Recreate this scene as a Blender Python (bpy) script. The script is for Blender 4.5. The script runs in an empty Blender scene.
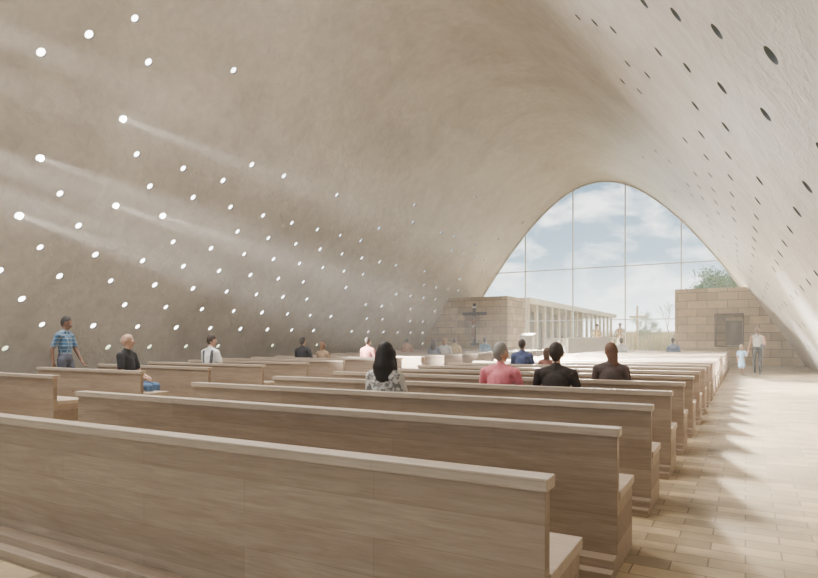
import bpy, bmesh, math, random
import numpy as np
from mathutils import Vector, Matrix
random.seed(7)
scene = bpy.context.scene
col = scene.collection

# ------------------------------------------------------------------ helpers
class MB:
    def __init__(s): s.v=[]; s.f=[]; s.m=[]
    def add(s, vs, fs, mi=0):
        o=len(s.v); s.v+= [tuple(p) for p in vs]
        for f in fs: s.f.append(tuple(i+o for i in f)); s.m.append(mi)
    def box(s, x0,x1,y0,y1,z0,z1, mi=0, b=0.0):
        if b<=0:
            s.add([(x0,y0,z0),(x1,y0,z0),(x1,y1,z0),(x0,y1,z0),(x0,y0,z1),(x1,y0,z1),(x1,y1,z1),(x0,y1,z1)],
              [(0,3,2,1),(4,5,6,7),(0,1,5,4),(1,2,6,5),(2,3,7,6),(3,0,4,7)],mi); return
        bm=bmesh.new(); bmesh.ops.create_cube(bm,size=1)
        for v in bm.verts:
            v.co=Vector(((x0+x1)/2+v.co.x*(x1-x0),(y0+y1)/2+v.co.y*(y1-y0),(z0+z1)/2+v.co.z*(z1-z0)))
        bmesh.ops.bevel(bm,geom=list(bm.edges),offset=b,segments=2,affect='EDGES',profile=0.6)
        bm.verts.index_update()
        s.add([v.co[:] for v in bm.verts],[[v.index for v in f.verts] for f in bm.faces],mi); bm.free()
    def tube(s, p0,p1,r0,r1,n=8,mi=0,caps=True):
        p0=Vector(p0);p1=Vector(p1);d=(p1-p0)
        if d.length<1e-6: return
        d.normalize(); a=d.orthogonal().normalized(); b=d.cross(a)
        vs=[];fs=[]
        for (p,r) in ((p0,r0),(p1,r1)):
            for i in range(n):
                t=2*math.pi*i/n; vs.append(p+a*math.cos(t)*r+b*math.sin(t)*r)
        for i in range(n):
            j=(i+1)%n; fs.append((i,j,n+j,n+i))
        if caps: fs.append(tuple(range(n-1,-1,-1))); fs.append(tuple(range(n,2*n)))
        s.add(vs,fs,mi)
    def capsule(s,p0,p1,r0,r1,kx=1.0,n=14,mi=0,ref=(1,0,0)):
        p0=Vector(p0);p1=Vector(p1);d=p1-p0
        L=d.length
        d = d.normalized() if L>1e-5 else Vector((0,0,1))
        a=Vector(ref)-d*Vector(ref).dot(d)
        if a.length<0.15: a=Vector((0,1,0))-d*d.y; kx_,ky_=1.0,1.0
        else: kx_,ky_=kx,1.0
        a.normalize(); b=d.cross(a)
        rings=[]
        for k in range(1,5):
            t=-math.pi/2+math.pi/2*k/4
            rings.append((p0+d*(r0*math.sin(t)),r0*math.cos(t)))
        for k in range(0,4):
            t=math.pi/2*k/4
            rings.append((p1+d*(r1*math.sin(t)),r1*math.cos(t)))
        vs=[p0-d*r0]; 
        for c,r in rings:
            for i in range(n):
                t=2*math.pi*i/n; vs.append(c+a*math.cos(t)*r*kx_+b*math.sin(t)*r*ky_)
        vs.append(p1+d*r1); fs=[]
        for i in range(n): fs.append((0,1+(i+1)%n,1+i))
        for k in range(len(rings)-1):
            o=1+k*n
            for i in range(n):
                j=(i+1)%n; fs.append((o+i,o+j,o+n+j,o+n+i))
        o=1+(len(rings)-1)*n; e=len(vs)-1
        for i in range(n): fs.append((o+i,o+(i+1)%n,e))
        s.add(vs,fs,mi)
    def mesh(s,name,mats,smooth=False):
        me=bpy.data.meshes.new(name); me.from_pydata(s.v,[],s.f)
        for m in mats: me.materials.append(m)
        me.polygons.foreach_set('material_index',s.m)
        if smooth: me.polygons.foreach_set('use_smooth',[True]*len(me.polygons))
        me.update(); return me
    def obj(s,name,mats,smooth=False,loc=(0,0,0),rot=0,parent=None):
        return mkobj(name,s.mesh(name,mats,smooth),loc,rot,parent)
def mkobj(name,me,loc=(0,0,0),rot=0,parent=None):
    o=bpy.data.objects.new(name,me); col.objects.link(o); o.location=loc; o.rotation_euler=(0,0,rot)
    if parent: o.parent=parent
    return o
def empty(name,loc=(0,0,0),rot=0):
    return mkobj(name,None,loc,rot)

# ------------------------------------------------------------------ materials
def newmat(name):
    m=bpy.data.materials.new(name); m.use_nodes=True
    nt=m.node_tree; b=nt.nodes['Principled BSDF']; return m,nt,b
def N(nt,t,**kw):
    n=nt.nodes.new(t)
    for k,v in kw.items():
        if k in n.inputs: n.inputs[k].default_value=v
        else: setattr(n,k,v)
    return n
def ramp(nt,stops):
    r=nt.nodes.new('ShaderNodeValToRGB'); e=r.color_ramp.elements
    while len(e)<len(stops): e.new(0.5)
    for i,(p,c) in enumerate(stops): e[i].position=p; e[i].color=(*c,1)
    return r
def flat(name,c,rough=0.8,var=0.12,scale=30,bump=0.0):
    m,nt,b=newmat(name); b.inputs['Roughness'].default_value=rough
    tc=N(nt,'ShaderNodeTexCoord'); no=N(nt,'ShaderNodeTexNoise',Scale=scale,Detail=4)
    nt.links.new(tc.outputs['Object'],no.inputs['Vector'])
    r=ramp(nt,[(0.3,tuple(x*(1-var) for x in c)),(0.7,tuple(min(1,x*(1+var)) for x in c))])
    nt.links.new(no.outputs['Fac'],r.inputs[0]); nt.links.new(r.outputs[0],b.inputs['Base Color'])
    if bump:
        bp=N(nt,'ShaderNodeBump',Strength=bump,Distance=0.01); nt.links.new(no.outputs['Fac'],bp.inputs['Height']); nt.links.new(bp.outputs[0],b.inputs['Normal'])
    return m
def plaster():
    m,nt,b=newmat('plaster'); b.inputs['Roughness'].default_value=0.5
    b.inputs['Specular IOR Level'].default_value=0.45
    tc=N(nt,'ShaderNodeTexCoord')
    n1=N(nt,'ShaderNodeTexNoise',Scale=0.35,Detail=7,Roughness=0.65,Distortion=0.6)
    n2=N(nt,'ShaderNodeTexNoise',Scale=3.2,Detail=6,Roughness=0.6,Distortion=0.8)
    n3=N(nt,'ShaderNodeTexNoise',Scale=22,Detail=3)
    for n in (n1,n2,n3): nt.links.new(tc.outputs['Object'],n.inputs['Vector'])
    r=ramp(nt,[(0.25,(0.57,0.545,0.52)),(0.5,(0.70,0.68,0.655)),(0.75,(0.81,0.80,0.785))])
    nt.links.new(n1.outputs['Fac'],r.inputs[0])
    r2=ramp(nt,[(0.3,(0.84,0.84,0.84)),(0.7,(1,1,1))]); nt.links.new(n2.outputs['Fac'],r2.inputs[0])
    mx=N(nt,'ShaderNodeMix',data_type='RGBA',blend_type='MULTIPLY'); mx.inputs[0].default_value=1
    nt.links.new(r.outputs[0],mx.inputs[6]); nt.links.new(r2.outputs[0],mx.inputs[7])
    nt.links.new(mx.outputs[2],b.inputs['Base Color'])
    ad=N(nt,'ShaderNodeMath',operation='MULTIPLY_ADD'); ad.inputs[1].default_value=0.3
    nt.links.new(n3.outputs['Fac'],ad.inputs[0]); nt.links.new(n2.outputs['Fac'],ad.inputs[2])
    bp=N(nt,'ShaderNodeBump',Strength=0.8,Distance=0.06)
    nt.links.new(ad.outputs[0],bp.inputs['Height']); nt.links.new(bp.outputs[0],b.inputs['Normal'])
    return m
def bricks(name,w,h,c1,c2,mort,ax=('X','Z'),rough=0.6,msize=0.012,bump=0.3,noise_scale=3,var=0.2):
    m,nt,b=newmat(name); b.inputs['Roughness'].default_value=rough
    tc=N(nt,'ShaderNodeTexCoord'); sp=N(nt,'ShaderNodeSeparateXYZ'); cb=N(nt,'ShaderNodeCombineXYZ')
    nt.links.new(tc.outputs['Object'],sp.inputs[0])
    if ax[0]=='XY':
        a=N(nt,'ShaderNodeMath',operation='ADD'); nt.links.new(sp.outputs['X'],a.inputs[0]); nt.links.new(sp.outputs['Y'],a.inputs[1]); nt.links.new(a.outputs[0],cb.inputs[0])
    else: nt.links.new(sp.outputs[ax[0]],cb.inputs[0])
    nt.links.new(sp.outputs[ax[1]],cb.inputs[1])
    br=N(nt,'ShaderNodeTexBrick'); br.inputs['Scale'].default_value=1; br.inputs['Brick Width'].default_value=w
    br.inputs['Row Height'].default_value=h; br.inputs['Mortar Size'].default_value=msize; br.inputs['Mortar Smooth'].default_value=0.3
    br.inputs['Color1'].default_value=(*c1,1); br.inputs['Color2'].default_value=(*c2,1); br.inputs['Mortar'].default_value=(*mort,1)
    nt.links.new(cb.outputs[0],br.inputs['Vector'])
    no=N(nt,'ShaderNodeTexNoise',Scale=noise_scale,Detail=8,Roughness=0.65); nt.links.new(tc.outputs['Object'],no.inputs['Vector'])
    r=ramp(nt,[(0.3,(1-var,)*3),(0.7,(1+var*0.3,)*3)]); nt.links.new(no.outputs['Fac'],r.inputs[0])
    mx=N(nt,'ShaderNodeMix',data_type='RGBA',blend_type='MULTIPLY'); mx.inputs[0].default_value=1
    nt.links.new(br.outputs['Color'],mx.inputs[6]); nt.links.new(r.outputs[0],mx.inputs[7]); nt.links.new(mx.outputs[2],b.inputs['Base Color'])
    inv=N(nt,'ShaderNodeMath',operation='MULTIPLY_ADD'); inv.inputs[1].default_value=-1; nt.links.new(br.outputs['Fac'],inv.inputs[0])
    nt.links.new(no.outputs['Fac'],inv.inputs[2])
    bp=N(nt,'ShaderNodeBump',Strength=bump,Distance=0.01); nt.links.new(inv.outputs[0],bp.inputs['Height']); nt.links.new(bp.outputs[0],b.inputs['Normal'])
    return m
def wood(name,c1,c2):
    m,nt,b=newmat(name); b.inputs['Roughness'].default_value=0.5
    tc=N(nt,'ShaderNodeTexCoord'); oi=N(nt,'ShaderNodeObjectInfo')
    va=N(nt,'ShaderNodeVectorMath',operation='ADD'); sc=N(nt,'ShaderNodeVectorMath',operation='SCALE')
    cb=N(nt,'ShaderNodeCombineXYZ'); nt.links.new(oi.outputs['Random'],cb.inputs[0]); nt.links.new(oi.outputs['Random'],cb.inputs[1])
    sc.inputs['Scale'].default_value=17; nt.links.new(cb.outputs[0],sc.inputs[0])
    nt.links.new(tc.outputs['Object'],va.inputs[0]); nt.links.new(sc.outputs[0],va.inputs[1])
    mp=N(nt,'ShaderNodeMapping'); mp.inputs['Scale'].default_value=(0.9,9,9); nt.links.new(va.outputs[0],mp.inputs[0])
    n1=N(nt,'ShaderNodeTexNoise',Scale=1.3,Detail=8,Roughness=0.65,Distortion=1.4); nt.links.new(mp.outputs[0],n1.inputs['Vector'])
    mp2=N(nt,'ShaderNodeMapping'); mp2.inputs['Scale'].default_value=(2.5,60,60); nt.links.new(va.outputs[0],mp2.inputs[0])
    n2=N(nt,'ShaderNodeTexNoise',Scale=2,Detail=5,Roughness=0.7); nt.links.new(mp2.outputs[0],n2.inputs['Vector'])
    r=ramp(nt,[(0.25,c1),(0.5,tuple((a+b_)/2 for a,b_ in zip(c1,c2))),(0.75,c2)]); nt.links.new(n1.outputs['Fac'],r.inputs[0])
    r2=ramp(nt,[(0.3,(0.80,0.78,0.76)),(0.65,(1,1,1))]); nt.links.new(n2.outputs['Fac'],r2.inputs[0])
    mx=N(nt,'ShaderNodeMix',data_type='RGBA',blend_type='MULTIPLY'); mx.inputs[0].default_value=1
    nt.links.new(r.outputs[0],mx.inputs[6]); nt.links.new(r2.outputs[0],mx.inputs[7])
    sp=N(nt,'ShaderNodeSeparateXYZ'); c2n=N(nt,'ShaderNodeCombineXYZ'); nt.links.new(tc.outputs['Object'],sp.inputs[0])
    nt.links.new(sp.outputs['X'],c2n.inputs[0]); nt.links.new(sp.outputs['Z'],c2n.inputs[1])
    br=N(nt,'ShaderNodeTexBrick'); br.inputs['Scale'].default_value=1; br.inputs['Brick Width'].default_value=1.45; br.inputs['Row Height'].default_value=0.16
    br.inputs['Mortar Size'].default_value=0.0012; br.inputs['Color1'].default_value=(1,1,1,1); br.inputs['Color2'].default_value=(0.84,0.82,0.80,1); br.inputs['Mortar'].default_value=(0.68,0.66,0.64,1)
    nt.links.new(c2n.outputs[0],br.inputs['Vector'])
    mx2=N(nt,'ShaderNodeMix',data_type='RGBA',blend_type='MULTIPLY'); mx2.inputs[0].default_value=1
    nt.links.new(mx.outputs[2],mx2.inputs[6]); nt.links.new(br.outputs['Color'],mx2.inputs[7])
    # sparse knots
    mp3=N(nt,'ShaderNodeMapping'); mp3.inputs['Scale'].default_value=(1.6,3.2,3.2); nt.links.new(va.outputs[0],mp3.inputs[0])
    vo=N(nt,'ShaderNodeTexVoronoi',Scale=0.9); nt.links.new(mp3.outputs[0],vo.inputs['Vector'])
    rk=ramp(nt,[(0.02,(0.5,0.42,0.36)),(0.05,(1,1,1))]); nt.links.new(vo.outputs['Distance'],rk.inputs[0])
    mx3=N(nt,'ShaderNodeMix',data_type='RGBA',blend_type='MULTIPLY'); mx3.inputs[0].default_value=1
    nt.links.new(mx2.outputs[2],mx3.inputs[6]); nt.links.new(rk.outputs[0],mx3.inputs[7]); nt.links.new(mx3.outputs[2],b.inputs['Base Color'])
    bp=N(nt,'ShaderNodeBump',Strength=0.12,Distance=0.004); nt.links.new(n2.outputs['Fac'],bp.inputs['Height']); nt.links.new(bp.outputs[0],b.inputs['Normal'])
    return m
M_plaster=plaster()
M_hole_shade=flat('hole_shade',(0.10,0.095,0.09),0.8)  # dark colour puts the shade into the sides of the holes
M_floor=bricks('floor_pavers',0.38,0.16,(0.60,0.475,0.31),(0.34,0.265,0.17),(0.23,0.175,0.115),('X','Y'),0.5,0.005,0.22,1.1,0.5)
M_stone=bricks('limestone',0.95,0.42,(0.66,0.53,0.34),(0.44,0.33,0.195),(0.20,0.15,0.09),('XY','Z'),0.75,0.018,0.4,1.6,0.3)
M_stoneL=bricks('limestone_pale',0.8,0.4,(0.58,0.47,0.31),(0.50,0.39,0.25),(0.34,0.26,0.17),('XY','Z'),0.8,0.010,0.2,1.6,0.15)
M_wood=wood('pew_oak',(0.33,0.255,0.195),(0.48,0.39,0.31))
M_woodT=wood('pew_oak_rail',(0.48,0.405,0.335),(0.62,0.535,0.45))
M_frame=flat('window_frame_metal',(0.62,0.65,0.67),0.5,0.05)
M_white=flat('altar_stone',(0.80,0.78,0.74),0.6,0.05,8)
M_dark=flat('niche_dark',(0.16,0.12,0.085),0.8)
M_walnut=wood('cross_wood',(0.03,0.013,0.007),(0.06,0.027,0.015))
M_bark=flat('bark',(0.26,0.20,0.15),0.9,0.3,12)
M_leaf=flat('leaf',(0.03,0.11,0.02),0.7,0.4,3)
M_reed=flat('reed',(0.40,0.31,0.12),0.9,0.3,2)
M_paving=bricks('courtyard_paving',1.2,0.6,(0.5,0.46,0.38),(0.44,0.4,0.33),(0.34,0.3,0.25),('X','Y'),0.8,0.01,0.2,0.8,0.2)
M_grass=flat('meadow',(0.20,0.24,0.09),0.95,0.35,0.4)
# glass
M_glass=bpy.data.materials.new('window_glass'); M_glass.use_nodes=True
nt=M_glass.node_tree; nt.nodes.clear()
o_=N(nt,'ShaderNodeOutputMaterial'); tr=N(nt,'ShaderNodeBsdfTransparent'); tr.inputs[0].default_value=(0.95,0.97,0.97,1)
gl=N(nt,'ShaderNodeBsdfGlossy',Roughness=0.01); fr=N(nt,'ShaderNodeFresnel',IOR=1.45); mx=N(nt,'ShaderNodeMixShader')
nt.links.new(fr.outputs[0],mx.inputs[0]); nt.links.new(tr.outputs[0],mx.inputs[1]); nt.links.new(gl.outputs[0],mx.inputs[2]); nt.links.new(mx.outputs[0],o_.inputs[0])

# ------------------------------------------------------------------ vault
CX=-8.3; HZ=11.6; A=14.67; HW=10.9
def zp(x): return HZ+A-math.sqrt(A*A+4*x*x)
def xinv(z): return math.sqrt(max(0,(HZ+A-z)**2-A*A))/2
xs=np.linspace(0,HW,4001); zs=HZ+A-np.sqrt(A*A+4*xs**2)
arc=np.concatenate([[0],np.cumsum(np.hypot(np.diff(xs),np.diff(zs)))])
L=arc[-1]; NS=20; dS=L/NS
def at(s):
    sg=1 if s>=0 else -1; x=float(np.interp(abs(s),arc,xs)); return sg*x, zp(x)
def nrm(x):
    sl=-4*x/math.sqrt(A*A+4*x*x); n=Vector((sl,0,-1)); return n.normalized()   # inward
DY=0.8; NY=66; Y0V=-12.6; Y1V=Y0V+NY*DY
def rowz(i): return at((i+.5)*dS)[1]
iA=min(range(NS),key=lambda i:abs(rowz(i)-5.74))
HOLES=[]
def build_vault(name,i0,i1,sgn):
    V=[];NR=[];F=[];MI=[]; idx={}
    def gv(i,j):
        k=(i,j)
        if k not in idx:
            x,z=at(i*dS); x*=1
            idx[k]=len(V); V.append((CX+x,Y0V+j*DY,z)); NR.append(nrm(x))
        return idx[k]
    NH=16; R=0.10; T=0.06
    for i in range(i0,i1):
        row=i if i>=0 else -i-1
        xa,za=at(i*dS); xb,zb=at((i+1)*dS)
        for j in range(NY):
            a,b,c,d=gv(i,j),gv(i+1,j),gv(i+1,j+1),gv(i,j+1)
            zc=(za+zb)/2; yc=Y0V+(j+.5)*DY; hole=False
            if (row+j-iA-26)%2==0 and 0.7<zc<9.3 and 1<=j<NY-2:
                p=0.93 if zc<4.2 else max(0.14,0.93-(zc-4.2)*0.18)
                if yc>20: p*=0.75
                if sgn>0: p*=0.85
                if zc<1.6: p*=0.7
                hole=random.random()<p
            if not hole:
                F.append((a,b,c,d)); MI.append(0); continue
            cen=(Vector(V[a])+Vector(V[b])+Vector(V[c])+Vector(V[d]))/4
            if sgn<0: HOLES.append(tuple(cen))
            es=(Vector(V[b])-Vector(V[a])).normalized(); ey=Vector((0,1,0))
            nin=nrm((xa+xb)/2); nf=es.cross(ey); 
            if nf.dot(nin)<0: nf=-nf
            ring=[]
            r=R*random.uniform(0.92,1.08)
            for k in range(NH):
                t=-3*math.pi/4+2*math.pi*k/NH
                p=cen+es*(r*math.cos(t))+ey*(r*math.sin(t)); ring.append(len(V)); V.append(tuple(p))
                NR.append((nin))
            q=NH//4
            cs=[a,b,c,d]
            for s_ in range(4):
                A_,B_=cs[s_],cs[(s_+1)%4]
                arcv=[ring[(s_*q+k)%NH] for k in range(q+1)]
                F.append((A_,B_,*reversed(arcv))); MI.append(0)
            r1=[];r2=[]
            for k in range(NH):
                p=Vector(V[ring[k]]); r1.append(len(V)); V.append(tuple(p)); NR.append((cen-p).normalized())
            for k in range(NH):
                p=Vector(V[ring[k]]); r2.append(len(V)); V.append(tuple(p-nf*T)); NR.append((cen-p).normalized())
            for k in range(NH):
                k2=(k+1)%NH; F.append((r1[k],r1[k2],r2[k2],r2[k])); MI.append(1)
    # orient faces inward
    F2=[]
    for f,mi in zip(F,MI):
        p0,p1,p2=[Vector(V[k]) for k in f[:3]]; n=(p1-p0).cross(p2-p0)
        nn=sum((Vector(NR[k]) for k in f),Vector())
        if n.dot(nn)<0: f=tuple(reversed(f))
        F2.append(f)
    me=bpy.data.meshes.new(name); me.from_pydata(V,[],F2); me.materials.append(M_plaster); me.materials.append(M_hole_shade)
    me.polygons.foreach_set('material_index',MI); me.polygons.foreach_set('use_smooth',[True]*len(F2)); me.update()
    me.normals_split_custom_set_from_vertices([tuple(n) for n in NR])
    return mkobj(name,me)
build_vault('wall_left',-NS,-6,-1)
ceil_ob=build_vault('ceiling',-6,6,0)
build_vault('wall_right',6,NS,1)

# floor
mb=MB(); mb.box(CX-HW-0.6,CX+HW+0.6,Y0V-1,40.4,-0.25,0.0); mb.obj('floor',[M_floor])
mb=MB(); mb.box(-160,140,-60,300,-0.5,-0.26); mb.obj('ground_meadow',[M_grass])
mb=MB(); mb.box(-13.3,16,40.4,58,-0.3,-0.02); mb.obj('courtyard_paving',[M_paving])

# ------------------------------------------------------------------ window
win=empty('window_1',(CX,40,0))
mb=MB()
prof=[(x,zp(x)) for x in np.linspace(-HW+0.02,HW-0.02,61)]
n=len(prof); vs=[(x,0,z-0.02) for x,z in prof]
mb.add(vs,[tuple(range(n))]); mb.obj('glass',[M_glass],parent=win)
mb=MB()
for X in (-16.5,-13.2,-9.95,-6.65,-3.4,-0.1):
    x=X-CX; mb.box(x-0.035,x+0.035,-0.09,0.05,0,zp(abs(x))-0.03)
xx=xinv(6.0); mb.box(-xx,xx,-0.07,0.04,5.97,6.03)
xx=xinv(2.6); mb.box(-xx,xx,-0.07,0.04,2.57,2.63)
mb.obj('mullions',[M_frame],parent=win)
mb=MB()
for k in range(n-1):
    (x0,z0),(x1,z1)=prof[k],prof[k+1]
    n0=nrm(x0);n1=nrm(x1); w=0.09
    pts=[]
    for (x,z,nn_) in ((x0,z0,n0),(x1,z1,n1)):
        for yy in (-0.1,0.08):
            pts.append((x,yy,z)); pts.append((x+nn_.x*w,yy,z+nn_.z*w))
    mb.add(pts,[(0,1,5,4),(2,6,7,3),(1,3,7,5),(0,4,6,2)])
mb.obj('arch_frame',[M_frame],parent=win)
# haze volume filling the nave air
mv=bpy.data.materials.new('hazy_air'); mv.use_nodes=True; nt=mv.node_tree; nt.nodes.clear()
o_=N(nt,'ShaderNodeOutputMaterial'); vs_=N(nt,'ShaderNodeVolumeScatter'); vs_.inputs['Density'].default_value=0.0048; vs_.inputs['Anisotropy'].default_value=0.0
vs_.inputs['Color'].default_value=(1,0.985,0.96,1); nt.links.new(vs_.outputs[0],o_.inputs['Volume'])
mb=MB(); nn=33; pr=[(CX+x*1.03,zp(abs(x))+0.25) for x in np.linspace(-HW,HW,nn)]
pr=[(pr[0][0],-0.12)]+pr+[(pr[-1][0],-0.12)]; nn=len(pr)
vs=[(x,Y0V,z) for x,z in pr]+[(x,39.85,z) for x,z in pr]
fs=[tuple(range(nn)),tuple(range(2*nn-1,nn-1,-1))]+[((j+1)%nn,j,j+nn,(j+1)%nn+nn) for j in range(nn)]
mb.add(vs,fs); hme=mb.mesh('air_haze',[mv])
bm=bmesh.new(); bm.from_mesh(hme); bmesh.ops.recalc_face_normals(bm,faces=bm.faces); bm.to_mesh(hme); bm.free()
mkobj('air_haze',hme)

# ------------------------------------------------------------------ stone blocks
def prism(mb,poly,y0,y1,mi=0):
    n=len(poly); vs=[(x,y0,z) for x,z in poly]+[(x,y1,z) for x,z in poly]
    fs=[tuple(range(n)),tuple(range(2*n-1,n-1,-1))]
    for i in range(n):
        j=(i+1)%n; fs.append((j,i,n+i,n+j))
    mb.add(vs,fs,mi)
mb=MB()
def eL(z): return CX-xinv(z)+0.03
def eR(z): return CX+xinv(z)-0.03
prism(mb,[(eL(0.0),0),(-12.7,0),(-12.7,4.0),(eL(4.0),4.0),(eL(3),3),(eL(2),2),(eL(1),1)],35,38.5)
mb.obj('wall_stone_left',[M_stone])
mb=MB()
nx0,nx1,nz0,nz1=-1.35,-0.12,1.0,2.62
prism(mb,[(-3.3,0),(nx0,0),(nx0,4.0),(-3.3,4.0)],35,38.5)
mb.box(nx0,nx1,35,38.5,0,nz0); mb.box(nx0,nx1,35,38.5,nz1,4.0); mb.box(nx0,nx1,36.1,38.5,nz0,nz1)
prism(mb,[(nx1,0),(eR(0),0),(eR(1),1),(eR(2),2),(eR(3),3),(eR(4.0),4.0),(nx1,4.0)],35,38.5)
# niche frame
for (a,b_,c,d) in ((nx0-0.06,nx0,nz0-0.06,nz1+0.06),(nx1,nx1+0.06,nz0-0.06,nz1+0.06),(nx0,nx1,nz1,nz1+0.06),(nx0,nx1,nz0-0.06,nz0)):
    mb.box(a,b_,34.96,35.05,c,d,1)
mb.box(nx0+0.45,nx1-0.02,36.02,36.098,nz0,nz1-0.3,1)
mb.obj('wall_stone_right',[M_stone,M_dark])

# ------------------------------------------------------------------ pews
PY=[2.1+1.372*k for k in range(21)]
def pew_mesh(name,x0,x1):
    mb=MB(); W=x1-x0
    mb.box(-W,0,0,0.055,0,0.765,0,0.004)
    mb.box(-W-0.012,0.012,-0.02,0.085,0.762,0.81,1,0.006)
    mb.box(-W,0,0.05,0.50,0.0,0.405,0,0.004)
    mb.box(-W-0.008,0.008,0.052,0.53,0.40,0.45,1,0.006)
    mb.box(-W+0.0,-0.0,-0.17,0.002,0,0.055,0,0.004)
    mb.box(-W+0.0,-0.0,-0.10,0.002,0.05,0.105,0,0.004)
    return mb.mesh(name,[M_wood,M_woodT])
me=pew_mesh('pew',-5.58,-0.62)
for k,y in enumerate(PY):
    mkobj('pew',me,(-0.62,y,0))
for k,y in enumerate(PY):
    if k<1: continue
    xl=-11.2-0.28*max(0,k-3); xl=max(xl,CX-xinv(1.5)+0.9)
    mkobj('pew',pew_mesh('pew_side',xl,-8.35),(-8.35,y,0))

# ------------------------------------------------------------------ people
MATC={}
def cm(c,rough=0.85,kind='cloth'):
    k=(tuple(c),kind)
    if k not in MATC:
        if kind=='plaid':
            m,nt,b=newmat('plaid_shirt'); b.inputs['Roughness'].default_value=0.9
            tc=N(nt,'ShaderNodeTexCoord'); ch=N(nt,'ShaderNodeTexBrick'); sp=N(nt,'ShaderNodeSeparateXYZ'); cb=N(nt,'ShaderNodeCombineXYZ')
            a=N(nt,'ShaderNodeMath',operation='ADD'); nt.links.new(tc.outputs['Object'],sp.inputs[0]); nt.links.new(sp.outputs[0],a.inputs[0]); nt.links.new(sp.outputs[1],a.inputs[1])
            nt.links.new(a.outputs[0],cb.inputs[0]); nt.links.new(sp.outputs[2],cb.inputs[1]); nt.links.new(cb.outputs[0],ch.inputs['Vector'])
            ch.offset=0; ch.inputs['Scale'].default_value=1; ch.inputs['Brick Width'].default_value=0.07; ch.inputs['Row Height'].default_value=0.07; ch.inputs['Mortar Size'].default_value=0.008
            ch.inputs['Color1'].default_value=(*c,1); ch.inputs['Color2'].default_value=(c[0]*1.5,c[1]*1.4,c[2]*1.3,1); ch.inputs['Mortar'].default_value=(0.3,0.36,0.42,1)
            nt.links.new(ch.outputs['Color'],b.inputs['Base Color'])
        elif kind=='print':
            m,nt,b=newmat('patterned_shawl'); b.inputs['Roughness'].default_value=0.9
            tc=N(nt,'ShaderNodeTexCoord'); vo=N(nt,'ShaderNodeTexNoise',Scale=26,Detail=3); nt.links.new(tc.outputs['Object'],vo.inputs['Vector'])
            r=ramp(nt,[(0.42,tuple(x*0.35 for x in c)),(0.55,c)]); nt.links.new(vo.outputs['Fac'],r.inputs[0]); nt.links.new(r.outputs[0],b.inputs['Base Color'])
        elif kind=='hair': m=flat(kind,c,0.65,0.18,90,0.05)
        else: m=flat(kind,c,rough,0.10,30,0.12)
        MATC[k]=m
    return MATC[k]
SK=(0.55,0.36,0.27); SKD=(0.24,0.14,0.10); SKT=(0.45,0.29,0.21)
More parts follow.
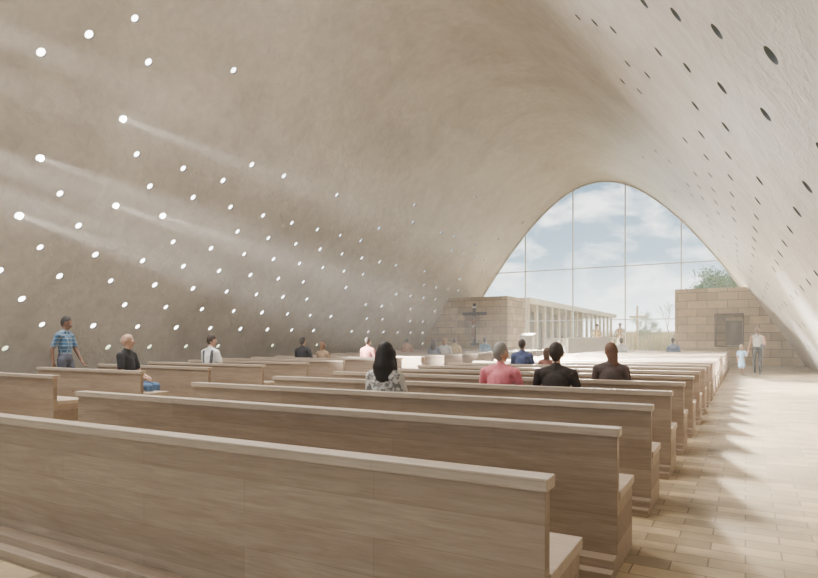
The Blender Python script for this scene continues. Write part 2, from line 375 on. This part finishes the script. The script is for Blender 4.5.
def person(loc,yaw=0,pose='sit',H=1.72,top=(0.3,0.3,0.3),bottom=(0.1,0.1,0.13),hair=(0.08,0.06,0.05),skin=SK,style='short',
           sleeve='long',hyaw=0,hpitch=0,arms='lap',lean=0.0,seat=0.45,wide=1.0,topkind='cloth',vox=0.016,extra=None,name='person',
           head=1.0,skirt=False,robe=False,shoes=(0.05,0.045,0.04),fingers=True,parent=None,knee_spread=0.11,beard=False,x2c=(0.12,0.12,0.14),collar=True):
    S=H/1.75; prims=[]   # (p0,p1,r0,r1,kx,tag)
    P=lambda a,b,r0,r1,tag,kx=1.0: prims.append((Vector(a),Vector(b),r0,r1,kx,tag))
    sit = pose=='sit'
    base = (seat/S+0.105-0.93) if sit else 0.0     # pelvis offset
    zpel=0.93+base
    def T(p):   # torso lean about pelvis
        p=Vector(p); p.z+=base; q=p-Vector((0,0,zpel)); q=Matrix.Rotation(-lean,3,'X')@q; return q+Vector((0,0,zpel))
    w=wide
    P(T((0,0,0.95)),T((0,0,0.99)),0.112*w,0.11*w,'bottom' if not (robe) else 'top',1.4)
    P(T((0,-0.005,1.05)),T((0,0.0,1.18)),0.098*w,0.108*w,'top',1.35)
    P(T((0,0.0,1.18)),T((0,-0.005,1.32)),0.11*w,0.105*w,'top',1.45)
    P(T((-0.13,-0.01,1.385)),T((0.13,-0.01,1.385)),0.07*w,0.07*w,'top')
    for s in (-1,1):
        P(T((s*0.03,-0.015,1.46)),T((s*0.155*w,-0.01,1.41)),0.05,0.055,'top')
    if collar: P(T((0,-0.012,1.44)),T((0,-0.006,1.485)),0.068,0.062,'top')
    tagn='skin'
    P(T((0,-0.01,1.44)),T((0,0.012,1.56)),0.056,0.052,tagn)
    # head
    HM=Matrix.Rotation(hyaw,3,'Z')@Matrix.Rotation(hpitch-lean*0.6,3,'X')
    hc=T((0,0.005,1.545))
    def Hd(p): return hc+HM@(Vector(p)*head)
    P(Hd((0,-0.005,0.115)),Hd((0,-0.02,0.10)),0.092*head,0.09*head,'skin',0.86)
    P(Hd((0,0.03,0.085)),Hd((0,0.045,0.02)),0.066*head,0.042*head,'skin',0.92)
    P(Hd((0,0.095,0.085)),Hd((0,0.108,0.058)),0.010*head,0.015*head,'skin')
    P(Hd((-0.03,0.082,0.108)),Hd((0.03,0.082,0.108)),0.013*head,0.013*head,'skin')
    P(Hd((-0.02,0.082,0.028)),Hd((0.02,0.082,0.028)),0.009*head,0.009*head,'lip')
    for s in (-1,1):
        P(Hd((s*0.081,-0.005,0.10)),Hd((s*0.079,0.0,0.07)),0.021*head,0.014*head,'skin',0.5)
    if style!='bald':
        P(Hd((0,-0.022,0.135)),Hd((0,-0.03,0.115)),0.096*head,0.094*head,'hair',0.88)
        if style in('short',): P(Hd((0,-0.045,0.10)),Hd((0,-0.05,0.06)),0.07*head,0.055*head,'hair',1.05)
        if style=='grey_thin': P(Hd((0,-0.04,0.09)),Hd((0,-0.045,0.06)),0.072*head,0.058*head,'hair',1.1)
        if style=='long':
            P(Hd((0,-0.04,0.10)),Hd((0,-0.065,-0.03)),0.088*head,0.092*head,'hair',1.2)
            P(Hd((0,-0.065,-0.03)),Hd((0,-0.085,-0.15)),0.088*head,0.06*head,'hair',1.5)
            for s in(-1,1): P(Hd((s*0.07,0.0,0.12)),Hd((s*0.095,0.0,-0.08)),0.035*head,0.035*head,'hair')
        if style=='bob':
            P(Hd((0,-0.035,0.10)),Hd((0,-0.045,0.0)),0.085*head,0.072*head,'hair',1.12)
        if style=='shoulder':
            P(Hd((0,-0.038,0.10)),Hd((0,-0.05,0.02)),0.080*head,0.066*head,'hair',1.12)
            P(Hd((0,-0.055,0.02)),Hd((0.015,-0.075,-0.10)),0.060*head,0.030*head,'hair',1.3)
        if style=='ponytail':
            P(Hd((0,-0.04,0.10)),Hd((0,-0.05,0.06)),0.075*head,0.06*head,'hair')
            P(Hd((0,-0.11,0.10)),Hd((0,-0.13,-0.08)),0.032*head,0.02*head,'hair')
    if beard: P(Hd((0,0.055,0.03)),Hd((0,0.06,0.0)),0.042*head,0.035*head,'hair',1.1)
    # arms
    sh=[T((s*0.19*w,-0.01,1.395)) for s in(-1,1)]
    zs=1.40+base
    presets={'lap':[((s*0.25*w,0.05,zs-0.27),(s*0.10,0.26,zpel+0.13)) for s in(-1,1)],
      'side':[((s*0.25*w,-0.03,zs-0.29),(s*0.26*w,0.05,zs-0.54)) for s in(-1,1)],
      'walk':[((-0.23*w,0.06,zs-0.28),(-0.21*w,0.20,zs-0.49)),((0.23*w,-0.10,zs-0.27),(0.23*w,-0.08,zs-0.52))],
      'altar':[((s*0.27,0.14,zs-0.24),(s*0.22,0.38,zs-0.30)) for s in(-1,1)],
      'cross':[((s*0.44,0.0,zs+0.09),(s*0.68,0.0,zs+0.20)) for s in(-1,1)],
      'hold':[((-0.25*w,-0.02,zs-0.29),(-0.33*w,0.03,zs-0.53)),((0.24*w,-0.04,zs-0.28),(0.2*w,0.13,zs-0.42))],
      'up':[((-0.24*w,-0.02,zs-0.28),(-0.24*w,0.05,zs-0.53)),((0.26*w,0.0,zs-0.24),(0.34*w,0.06,zs-0.02))]}
    ar=presets[arms]; hands=[]
    for i,s in enumerate((-1,1)):
        e=Vector(ar[i][0]); wv=Vector(ar[i][1])
        if arms in('lap','altar') and lean: e=e+Vector((0,lean*0.4,-lean*0.05))
        t1='top' if sleeve!='none' else 'skin'; t2='top' if sleeve=='long' else 'skin'
        th=0.006 if sleeve=='long' else 0
        if sleeve=='short':
            mid=sh[i].lerp(e,0.7); P(sh[i],mid,0.060,0.056,'top'); P(mid,e,0.042,0.040,'skin')
        else: P(sh[i],e,0.056+th,0.042+th,t1)
        P(e,wv,0.040+th,0.027+th,t2)
        d=(wv-e).normalized(); hands.append((wv,d,s))
        P(wv+d*0.01,wv+d*0.085,0.024,0.020,'skin',1.5)
    # legs
    ft=[]
    if sit:
        for s in(-1,1):
            hp=Vector((s*0.095,0.02,zpel-0.015)); kn=Vector((s*knee_spread,0.44,zpel-0.03)); an=Vector((s*knee_spread,0.42+0.04,0.09)); 
            ft.append((hp,kn,an,Vector((0,1,0))))
    elif pose=='walk':
        ft.append((Vector((-0.095,0,0.93)),Vector((-0.10,0.13,0.51)),Vector((-0.09,0.20,0.10)),Vector((0,1,0.15))))
        ft.append((Vector((0.095,0,0.93)),Vector((0.095,0.0,0.49)),Vector((0.09,-0.24,0.15)),Vector((0,1,-0.6))))
    elif pose=='cross':
        for s in(-1,1): ft.append((Vector((s*0.08,0,0.93)),Vector((s*0.06,0.09,0.52)),Vector((s*0.025,0.01,0.12)),Vector((0,0.6,-1))))
    else:
        for s in(-1,1): ft.append((Vector((s*0.095,0,0.93)),Vector((s*0.10,0.02,0.50)),Vector((s*0.10,-0.01,0.09)),Vector((s*0.15,1,0))))
    lt='bottom'
    if not robe:
        for hp,kn,an,fd in ft:
            calf='bottom' if not (skirt or bottom is None) else 'skin'
            P(hp,kn,0.086*w,0.058,lt); P(kn,an,0.057,0.040 if calf=='skin' else 0.05,calf)
            fd=fd.normalized(); P(an+Vector((0,-0.02,-0.045))+fd*0.0,an+Vector((0,0,-0.055))+fd*0.15,0.036,0.030,'shoe',1.15)
        if skirt: P((0,0,0.95+base),(0,0.0,0.56+base),0.12,0.17,'top',1.25)
    else:
        P((0,0,1.0),(0,0,0.55),0.125,0.16,'top',1.3); P((0,0,0.55),(0,0.0,0.19),0.16,0.18,'top',1.25)
        for s in(-1,1): P((s*0.1,0.03,0.04),(s*0.1,0.17,0.035),0.04,0.033,'shoe')
        for i in range(2):
            e=Vector(ar[i][0]); wv=Vector(ar[i][1]); P(e,wv-(wv-e)*0.1,0.06,0.075,'top')
    if extra:
        for (a,b,r0,r1,kx,tag) in extra: P(T(a),T(b),r0,r1,tag,kx)
    tags=['top','bottom','skin','hair','lip','shoe','x1','x2']
    colors={'top':cm(top,kind=topkind),'bottom':cm(bottom or top),'skin':cm(skin,0.6,'skin'),'hair':cm(hair,0.8,'hair'),'lip':cm((skin[0]*0.75,skin[1]*0.5,skin[2]*0.5),0.5,'lips'),'shoe':cm(shoes,0.5,'leather'),
            'x1':cm((0.62,0.60,0.58),kind='print'),'x2':cm(x2c)}
    mb=MB()
    for (a,b,r0,r1,kx,tag) in prims: mb.capsule(a*S,b*S,r0*S,r1*S,kx,14)
    me=mb.mesh('tmp',[]); ob=mkobj('tmp',me)
    md=ob.modifiers.new('r','REMESH'); md.mode='VOXEL'; md.voxel_size=vox; 
    sm=ob.modifiers.new('s','SMOOTH'); sm.factor=0.5; sm.iterations=3
    dg=bpy.context.evaluated_depsgraph_get(); dg.update()
    ev=bpy.data.meshes.new_from_object(ob.evaluated_get(dg)); bpy.data.objects.remove(ob); bpy.data.meshes.remove(me)
    nf=len(ev.polygons); cen=np.zeros(nf*3); ev.polygons.foreach_get('center',cen); cen=cen.reshape(-1,3)
    best=np.full(nf,1e9); bt=np.zeros(nf,int)
    for (a,b,r0,r1,kx,tag) in prims:
        a_=np.array(a)*S; b_=np.array(b)*S; ab=b_-a_; l2=max(ab.dot(ab),1e-9)
        t=np.clip(((cen-a_)@ab)/l2,0,1); pr=a_+t[:,None]*ab; df=cen-pr
        df=df.copy()
        if abs(ab[0])/math.sqrt(l2)<0.9: df[:,0]/=kx
        dd=np.linalg.norm(df,axis=1)-(r0+(r1-r0)*t)*S
        if tag=='lip': dd-=0.002
        u=dd<best; best[u]=dd[u]; bt[u]=tags.index(tag)
    vv=np.zeros(len(ev.vertices)*3); ev.vertices.foreach_get('co',vv); vv=vv.reshape(-1,3)
    fb=MB()
    fb.v=[tuple(p) for p in vv]; fb.f=[tuple(p.vertices) for p in ev.polygons]; fb.m=[int(t) for t in bt]
    # eyes
    for s in(-1,1):
        fb.capsule(Hd((s*0.031,0.083,0.088))*S,Hd((s*0.031,0.0835,0.088))*S,0.0125*S*head,0.0125*S*head,1,8,8)
        fb.capsule(Hd((s*0.031,0.0925,0.088))*S,Hd((s*0.031,0.093,0.088))*S,0.006*S*head,0.006*S*head,1,6,9)
    if fingers:
        for wv,d,s in hands:
            side=Vector((s,0,0)); side=(side-d*side.dot(d)); side=side.normalized() if side.length>0.1 else Vector((0,s,0))
            dn=Vector((0,0,-1)) if abs(d.z)<0.8 else Vector((0,1,0)); dn=(dn-d*dn.dot(d)).normalized(); side=d.cross(dn).normalized()
            for q,ln in zip((-1.5,-0.5,0.5,1.5),(0.062,0.075,0.082,0.072)):
                b0=wv+d*0.08+side*q*0.0195; b1=b0+d*ln*0.5+dn*0.006; b2=b1+d*ln*0.42+dn*0.024
                fb.capsule(b0*S,b1*S,0.0095*S,0.009*S,1,8,2); fb.capsule(b1*S,b2*S,0.009*S,0.0075*S,1,8,2)
            b0=wv+d*0.025+side*(-s)*0.02; b1=b0+d*0.035+side*(-s)*0.028+dn*0.008; b2=b1+d*0.03+dn*0.012
            fb.capsule(b0*S,b1*S,0.012*S,0.0105*S,1,8,2); fb.capsule(b1*S,b2*S,0.0105*S,0.0085*S,1,8,2)
    bpy.data.meshes.remove(ev)
    mats=[colors[t] for t in tags]+[cm((0.8,0.78,0.75),0.3,'eye_white'),cm((0.03,0.02,0.02),0.2,'eye_iris')]
    return fb.obj(name,mats,True,loc,yaw,parent)
# x position of somebody seated in a row at depth Y, on the bearing read from the photograph
def X_at(u,Y): 
    r=(u-409)/600; return Y*(0.8725*r-0.4886)/(0.8725+0.4886*r)
def sit(k,u,**kw):
    y=PY[k]+0.225; return person((X_at(u,y),y,0),**kw)
V2=0.024
sit(2,384,H=1.50,top=(0.5,0.48,0.46),hair=(0.014,0.010,0.009),skin=SKT,style='long',vox=0.011,lean=0.06,hyaw=0.25,name='woman_in_shawl',head=1.12,
    extra=[((-0.15,-0.03,1.39),(0.15,-0.03,1.39),0.085,0.085,1,'x1'),((-0.13,-0.02,1.34),(-0.19,0.04,1.16),0.09,0.10,1,'x1'),((0.13,-0.02,1.34),(0.19,0.04,1.16),0.09,0.10,1,'x1'),((0,-0.035,1.36),(0,-0.02,1.12),0.10,0.11,1.6,'x1')])
sit(3,499,H=1.50,top=(0.70,0.24,0.28),bottom=(0.15,0.16,0.2),hair=(0.27,0.255,0.24),style='grey_thin',wide=1.15,vox=0.011,lean=0.1,hyaw=-0.5,head=1.1,name='man_in_pink_shirt')
sit(3,555,H=1.50,top=(0.045,0.033,0.028),hair=(0.04,0.028,0.022),style='short',wide=1.15,vox=0.011,lean=0.08,hyaw=0.1,head=1.1,name='man_in_dark_jacket')
sit(4,610,H=1.50,top=(0.10,0.075,0.07),hair=(0.15,0.08,0.05),style='shoulder',vox=0.011,lean=0.1,hyaw=0.6,hpitch=-0.15,head=1.06,wide=1.05,name='woman_with_brown_hair')
person((-9.05,PY[3]+0.27,0),-1.15,H=1.80,top=(0.025,0.025,0.028),bottom=(0.11,0.19,0.32),style='bald',skin=(0.46,0.30,0.23),sleeve='short',vox=0.014,hyaw=0.2,name='bald_man')
sit(5,211,H=1.80,top=(0.72,0.72,0.72),hair=(0.05,0.035,0.03),sleeve='short',vox=0.015,hyaw=-0.3,hpitch=-0.25,name='man_with_backpack',
    extra=[((-0.12,-0.075,1.42),(-0.09,-0.10,1.1),0.028,0.028,1,'x2'),((0.12,-0.075,1.42),(0.09,-0.10,1.1),0.028,0.028,1,'x2')])
person((-11.42,6.85,0),-1.15,'walk',H=1.74,top=(0.05,0.13,0.25),topkind='plaid',bottom=(0.10,0.11,0.15),hair=(0.05,0.045,0.045),skin=SKD,sleeve='short',arms='walk',vox=0.014,hyaw=0.3,hpitch=-0.3,name='man_in_plaid_shirt')
sit(8,303,H=1.74,top=(0.03,0.03,0.035),hair=(0.03,0.025,0.02),vox=V2,wide=1.12,name='man_in_black_coat')
sit(8,323,H=1.5,top=(0.35,0.25,0.17),hair=(0.22,0.13,0.07),vox=V2,style='bob',name='girl')
sit(9,368,H=1.74,top=(0.60,0.28,0.26),hair=(0.07,0.05,0.04),vox=V2,name='man_in_red_shirt')
sit(14,407,H=1.78,top=(0.45,0.28,0.2),hair=(0.06,0.04,0.03),vox=V2,name='seated_man')
sit(12,434,H=1.66,top=(0.16,0.18,0.22),hair=(0.03,0.02,0.02),vox=V2,style='long',name='seated_woman')
sit(13,445,H=1.75,top=(0.5,0.5,0.5),hair=(0.25,0.14,0.07),vox=V2,style='bob',name='seated_woman')
sit(14,455,H=1.78,top=(0.55,0.45,0.3),hair=(0.05,0.03,0.02),vox=V2,name='seated_man')
sit(16,485,H=1.8,top=(0.16,0.3,0.45),hair=(0.04,0.03,0.03),vox=V2,name='seated_man')
sit(7,522,H=1.62,top=(0.07,0.09,0.18),hair=(0.05,0.04,0.04),vox=0.018,name='man_in_navy_sweater')
sit(7,547,H=1.25,top=(0.25,0.12,0.10),hair=(0.10,0.06,0.04),vox=0.018,style='bob',head=1.15,name='child_seated')
sit(17,621,H=1.76,top=(0.5,0.55,0.6),hair=(0.05,0.04,0.03),vox=V2,name='seated_man')
sit(18,673,H=1.76,top=(0.10,0.16,0.30),hair=(0.05,0.04,0.03),vox=V2,name='seated_man')
sit(15,560,H=1.7,top=(0.4,0.4,0.38),hair=(0.3,0.28,0.25),vox=V2,name='seated_man')
person((0.40,26.5,0),0,'walk',H=1.76,top=(0.62,0.61,0.59),bottom=(0.03,0.03,0.035),hair=(0.20,0.11,0.06),style='ponytail',sleeve='none',arms='hold',vox=0.015,name='woman_walking',hyaw=0.2,
    extra=[((0.15,-0.08,1.10),(0.16,-0.09,1.0),0.05,0.06,1.2,'x2')])
person((-0.12,25.5,0),0.0,'walk',H=1.08,top=(0.30,0.45,0.60),bottom=(0.5,0.4,0.35),hair=(0.22,0.13,0.07),style='bob',skirt=True,sleeve='short',head=1.3,arms='up',vox=0.014,name='girl_walking',shoes=(0.7,0.7,0.7))

# ------------------------------------------------------------------ sanctuary
PZ=0.45
mb=MB()
for i in range(3): mb.box(-12.3+0.0,-4.2,31.6+0.32*i,34.9,0.15*i,0.15*(i+1),0,0.008)
mb.obj('altar_platform',[M_stoneL])
mb=MB(); mb.box(-8.45,-6.05,32.75,33.55,PZ+0.90,PZ+1.0,0,0.012); mb.box(-8.35,-6.15,32.82,33.48,PZ,PZ+0.9,0,0.01)
mb.obj('altar',[M_white])
mb=MB(); mb.box(-11.3,-10.6,33.3,33.75,PZ,PZ+1.05,0,0.012)
mb.add([(-11.35,33.2,PZ+1.05),(-10.55,33.2,PZ+1.05),(-10.55,33.8,PZ+1.18),(-11.35,33.8,PZ+1.18),(-11.35,33.2,PZ+1.12),(-10.55,33.2,PZ+1.12),(-10.55,33.8,PZ+1.25),(-11.35,33.8,PZ+1.25)],
  [(0,3,2,1),(4,5,6,7),(0,1,5,4),(1,2,6,5),(2,3,7,6),(3,0,4,7)])
mb.obj('ambo',[M_white])
mb=MB(); mb.box(-10.2,-8.9,34.2,34.7,PZ,PZ+0.9,0,0.012); mb.box(-10.25,-8.85,34.15,34.75,PZ+0.9,PZ+0.96,0,0.01); mb.obj('credence_table',[M_white])
for X in(-8.0,-6.5):
    mb=MB(); mb.tube((0,0,0),(0,0,0.03),0.06,0.05,12); mb.tube((0,0,0.03),(0,0,0.25),0.02,0.018,10,1); mb.tube((0,0,0.25),(0,0,0.27),0.003,0.002,5,0)
    mb.obj('altar_candle',[M_walnut,M_white],loc=(X,33.15,PZ+1.0))
GO=(0.50,0.27,0.05)
STOLE=[((-0.07,0.10,1.42),(-0.08,0.13,1.0),0.03,0.03,1,'x2'),((0.07,0.10,1.42),(0.08,0.13,1.0),0.03,0.03,1,'x2')]
person((X_at(596,33.95),33.95,PZ),math.pi+0.35,'stand',H=1.76,top=(0.66,0.60,0.46),hair=(0.04,0.03,0.025),robe=True,arms='altar',lean=0.35,hpitch=-0.3,vox=0.018,name='priest',x2c=GO,extra=STOLE)
person((X_at(620,34.0),34.0,PZ),math.pi-0.1,'stand',H=1.76,top=(0.72,0.70,0.64),hair=(0.04,0.03,0.025),skin=SKT,robe=True,arms='altar',lean=0.05,vox=0.018,name='priest',x2c=GO,extra=STOLE)

# crucifix on left stone wall
cr=empty('crucifix',(-14.85,34.93,0.95))
mb=MB(); mb.box(-0.10,0.10,-0.05,0.06,0.1,2.65,0,0.008); mb.box(-0.82,0.82,-0.045,0.055,1.91,2.10,0,0.008); mb.box(-0.28,0.28,-0.05,0.06,0.0,0.16,0,0.01)
mb.box(-0.13,0.13,-0.062,-0.05,2.35,2.46,1)
mb.obj('cross_beams',[M_walnut,M_white],parent=cr)
CS=(0.30,0.15,0.085)
c=person((0,-0.14,0.42),math.pi,'cross',H=1.42*1.2,top=CS,bottom=CS,hair=(0.05,0.025,0.015),skin=CS,style='bob',sleeve='none',arms='cross',hpitch=-0.4,vox=0.016,name='corpus',parent=cr,beard=True,shoes=CS,collar=False,
   extra=[((0,0,0.97),(0,0,0.86),0.118,0.11,1.4,'x1')])
c.scale=(0.86,0.86,0.86)

# ------------------------------------------------------------------ exterior
M_shade=flat('painted_shade',(0.16,0.12,0.085),0.9)  # dark colour stands in for shade behind the colonnade piers
mb=MB(); Xc=-14.0
mb.box(Xc-4.2,Xc+0.35,42.4,76,3.95,4.4,0,0.01)
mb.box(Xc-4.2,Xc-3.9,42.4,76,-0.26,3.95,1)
y=42.7
while y<76:
    mb.box(Xc-0.10,Xc+0.10,y,y+0.42,-0.02,3.95,0,0.01); y+=2.1
mb.box(Xc-4.2,Xc+0.5,42.4,76,-0.26,0.0,0)
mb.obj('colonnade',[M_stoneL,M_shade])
mb=MB(); mb.box(-14,20,84,84.5,-0.3,2.2,0,0.02); mb.box(-14.1,20.1,83.9,84.6,2.2,2.35,0,0.02); mb.obj('garden_wall',[M_stoneL])
mb=MB(); mb.box(-0.09,0.09,-0.09,0.09,-0.26,4.5,0,0.01); mb.box(-0.7,0.7,-0.08,0.08,3.4,3.58,0,0.01); mb.box(-0.5,0.5,-0.5,0.5,-0.26,0.25,0,0.02)
mb.obj('courtyard_cross',[flat('cross_paint',(0.42,0.30,0.13),0.6)],loc=(X_at(637,60),60,0))
mb=MB(); rnd=random.Random(3)
for i in range(9000):
    x=rnd.uniform(-13.2,3); y=rnd.uniform(64,76); h=rnd.uniform(1.3,2.5); a=rnd.uniform(0,6.28); dx,dy=rnd.gauss(0,0.15),rnd.gauss(0,0.15); w=0.035
    ca,sa=math.cos(a)*w,math.sin(a)*w
    mb.add([(x-ca,y-sa,-0.26),(x+ca,y+sa,-0.26),(x+dx*0.5+ca*0.8,y+dy*0.5+sa*0.8,h*0.6),(x+dx*0.5-ca*0.8,y+dy*0.5-sa*0.8,h*0.6),(x+dx,y+dy,h)],[(0,1,2,3),(3,2,4)])
mb.obj('reed_bed',[M_reed])
def tree(name,loc,h,seed,leaves,spread=0.5,lm=M_leaf,depth=6,tr_=0.022):
    rnd=random.Random(seed); mb=MB(); tips=[]
    def br(p,d,l,r,dep):
        q=p+d*l; mb.tube(p,q,r,r*0.7,7 if dep>3 else 5,0,False)
        if dep<=2: tips.append(q)
        if dep==0: return
        for i in range(rnd.choice((2,3,3))):
            nd=(d+Vector((rnd.gauss(0,spread),rnd.gauss(0,spread),rnd.gauss(0.12,spread*0.6)))).normalized()
            br(q,nd,l*rnd.uniform(0.65,0.85),r*0.62,dep-1)
    br(Vector((0,0,-0.26)),Vector((0.03,0,1)),h*0.27,h*tr_,depth)
    for t in tips:
        for k in range(leaves):
            c=t+Vector((rnd.gauss(0,1),rnd.gauss(0,1),rnd.gauss(0,0.8)))*h*0.035; s=h*0.008*rnd.uniform(0.7,1.5)
            a=Vector((rnd.gauss(0,1),rnd.gauss(0,1),rnd.gauss(0,1))).normalized(); b_=a.orthogonal().normalized()
            mb.add([c-a*s*1.6,c-b_*s*0.6,c+a*s*1.6,c+b_*s*0.6],[(0,1,2,3)],1)
    return mb.obj(name,[M_bark,lm],False,loc)
tree('broadleaf_tree',(X_at(722,59),59.5,0),8.2,5,12,0.42)
tree('bare_tree',(X_at(671,62),62,0),6.0,15,0,0.34,tr_=0.018)
tree('olive_tree',(X_at(652,61),61,0),3.0,21,8,0.5,flat('olive_leaf',(0.13,0.17,0.06),0.8,0.3,3))
for i,(x,y,h,sd) in enumerate(((-26,95,7,1),(-14,100,6,2),(-4,96,7,3),(4,92,8,4),(12,90,7,6),(-38,100,8,7))):
    tree('background_tree',(x,y,0),h,sd+40,5,0.45,flat('distant_leaf',(0.15,0.19,0.10),0.9,0.2,2),5)

# ------------------------------------------------------------------ world + lights
w=bpy.data.worlds.new('sky'); scene.world=w; w.use_nodes=True; nt=w.node_tree; nt.nodes.clear()
out=N(nt,'ShaderNodeOutputWorld'); bg=N(nt,'ShaderNodeBackground'); bg.inputs['Strength'].default_value=1.5
tc=N(nt,'ShaderNodeTexCoord'); sp=N(nt,'ShaderNodeSeparateXYZ'); nt.links.new(tc.outputs['Generated'],sp.inputs[0])
g=ramp(nt,[(0.0,(0.80,0.80,0.77)),(0.05,(0.50,0.56,0.58)),(0.13,(0.18,0.26,0.32)),(0.28,(0.12,0.185,0.25)),(0.5,(0.4,0.5,0.6)),(1.0,(0.5,0.6,0.7))]); nt.links.new(sp.outputs['Z'],g.inputs[0])
mp=N(nt,'ShaderNodeMapping'); mp.inputs['Scale'].default_value=(1,1,2.2); nt.links.new(tc.outputs['Generated'],mp.inputs[0])
cn=N(nt,'ShaderNodeTexNoise',Scale=9,Detail=9,Roughness=0.6,Distortion=0.3); nt.links.new(mp.outputs[0],cn.inputs['Vector'])
cr_=ramp(nt,[(0.46,(0,0,0)),(0.64,(1,1,1))]); nt.links.new(cn.outputs['Fac'],cr_.inputs[0])
mx=N(nt,'ShaderNodeMix',data_type='RGBA'); nt.links.new(cr_.outputs[0],mx.inputs[0]); nt.links.new(g.outputs[0],mx.inputs[6]); mx.inputs[7].default_value=(0.62,0.62,0.61,1)
# sky on the left whitened and brightened so the wall holes shine
mr=N(nt,'ShaderNodeMapRange'); mr.inputs['From Min'].default_value=-0.5; mr.inputs['From Max'].default_value=-0.75; mr.inputs['To Min'].default_value=0; mr.inputs['To Max'].default_value=1
nt.links.new(sp.outputs['X'],mr.inputs['Value'])
mw=N(nt,'ShaderNodeMix',data_type='RGBA'); nt.links.new(mr.outputs['Result'],mw.inputs[0]); nt.links.new(mx.outputs[2],mw.inputs[6]); mw.inputs[7].default_value=(1.8,1.77,1.72,1)
nt.links.new(mw.outputs[2],bg.inputs[0]); nt.links.new(bg.outputs[0],out.inputs[0])
def sun(name,travel,st,ang,colr):
    l=bpy.data.lights.new(name,'SUN'); l.energy=st; l.angle=math.radians(ang); l.color=colr
    o=bpy.data.objects.new(name,l); col.objects.link(o); o.rotation_euler=Vector(travel).to_track_quat('-Z','Y').to_euler(); o.location=(-10,60,30); return o
sun('sun',(0.3,-1,-0.32),10.5,4.0,(1,0.89,0.73))
sun('sky_fill',(-0.05,-1,-0.2),1.2,50,(1,0.97,0.93))  # second soft sun added to strengthen the light through the window
# unseen spots added behind some wall holes to make the light shafts
BD=Vector((0.8,0.75,-0.36)).normalized()
cand=[Vector(h) for h in HOLES if 4.4<h[2]<8.9 and 3<h[1]<16]
rr=random.Random(3); rr.shuffle(cand)
for h in cand[:11]:
    l=bpy.data.lights.new('added_shaft_spot','SPOT'); l.energy=60000; l.shadow_soft_size=0.09; l.spot_size=math.radians(12); l.spot_blend=1.0; l.color=(1,0.96,0.9)
    o=bpy.data.objects.new('added_shaft_spot',l); col.objects.link(o); o.location=h-BD*0.9; o.rotation_euler=BD.to_track_quat('-Z','Y').to_euler()
# unseen area lights added under the ridge to brighten the nave
for X,Y in((-10.0,2.5),(-9.0,9.5)):
    l=bpy.data.lights.new('nave_fill','AREA'); l.shape='DISK'; l.size=4.0; l.energy=310; l.spread=math.radians(140); l.color=(1,0.96,0.91)
    o=bpy.data.objects.new('nave_fill',l); col.objects.link(o); o.location=(X,Y,10.2); o.rotation_euler=Vector((0.35,0.05,-1)).to_track_quat('-Z','Y').to_euler()

cam=bpy.data.cameras.new('camera'); co=bpy.data.objects.new('camera',cam); col.objects.link(co); scene.camera=co
co.location=(0,0,1.3); co.rotation_euler=(math.pi/2,0,math.radians(29.25)); cam.sensor_width=36; cam.lens=600.7/818*36; cam.shift_y=51/818; cam.clip_start=0.05; cam.clip_end=1000
scene.cycles.transparent_max_bounces=24
scene.view_settings.view_transform='AgX'; scene.view_settings.look='AgX - Medium High Contrast'; scene.view_settings.exposure=1.35
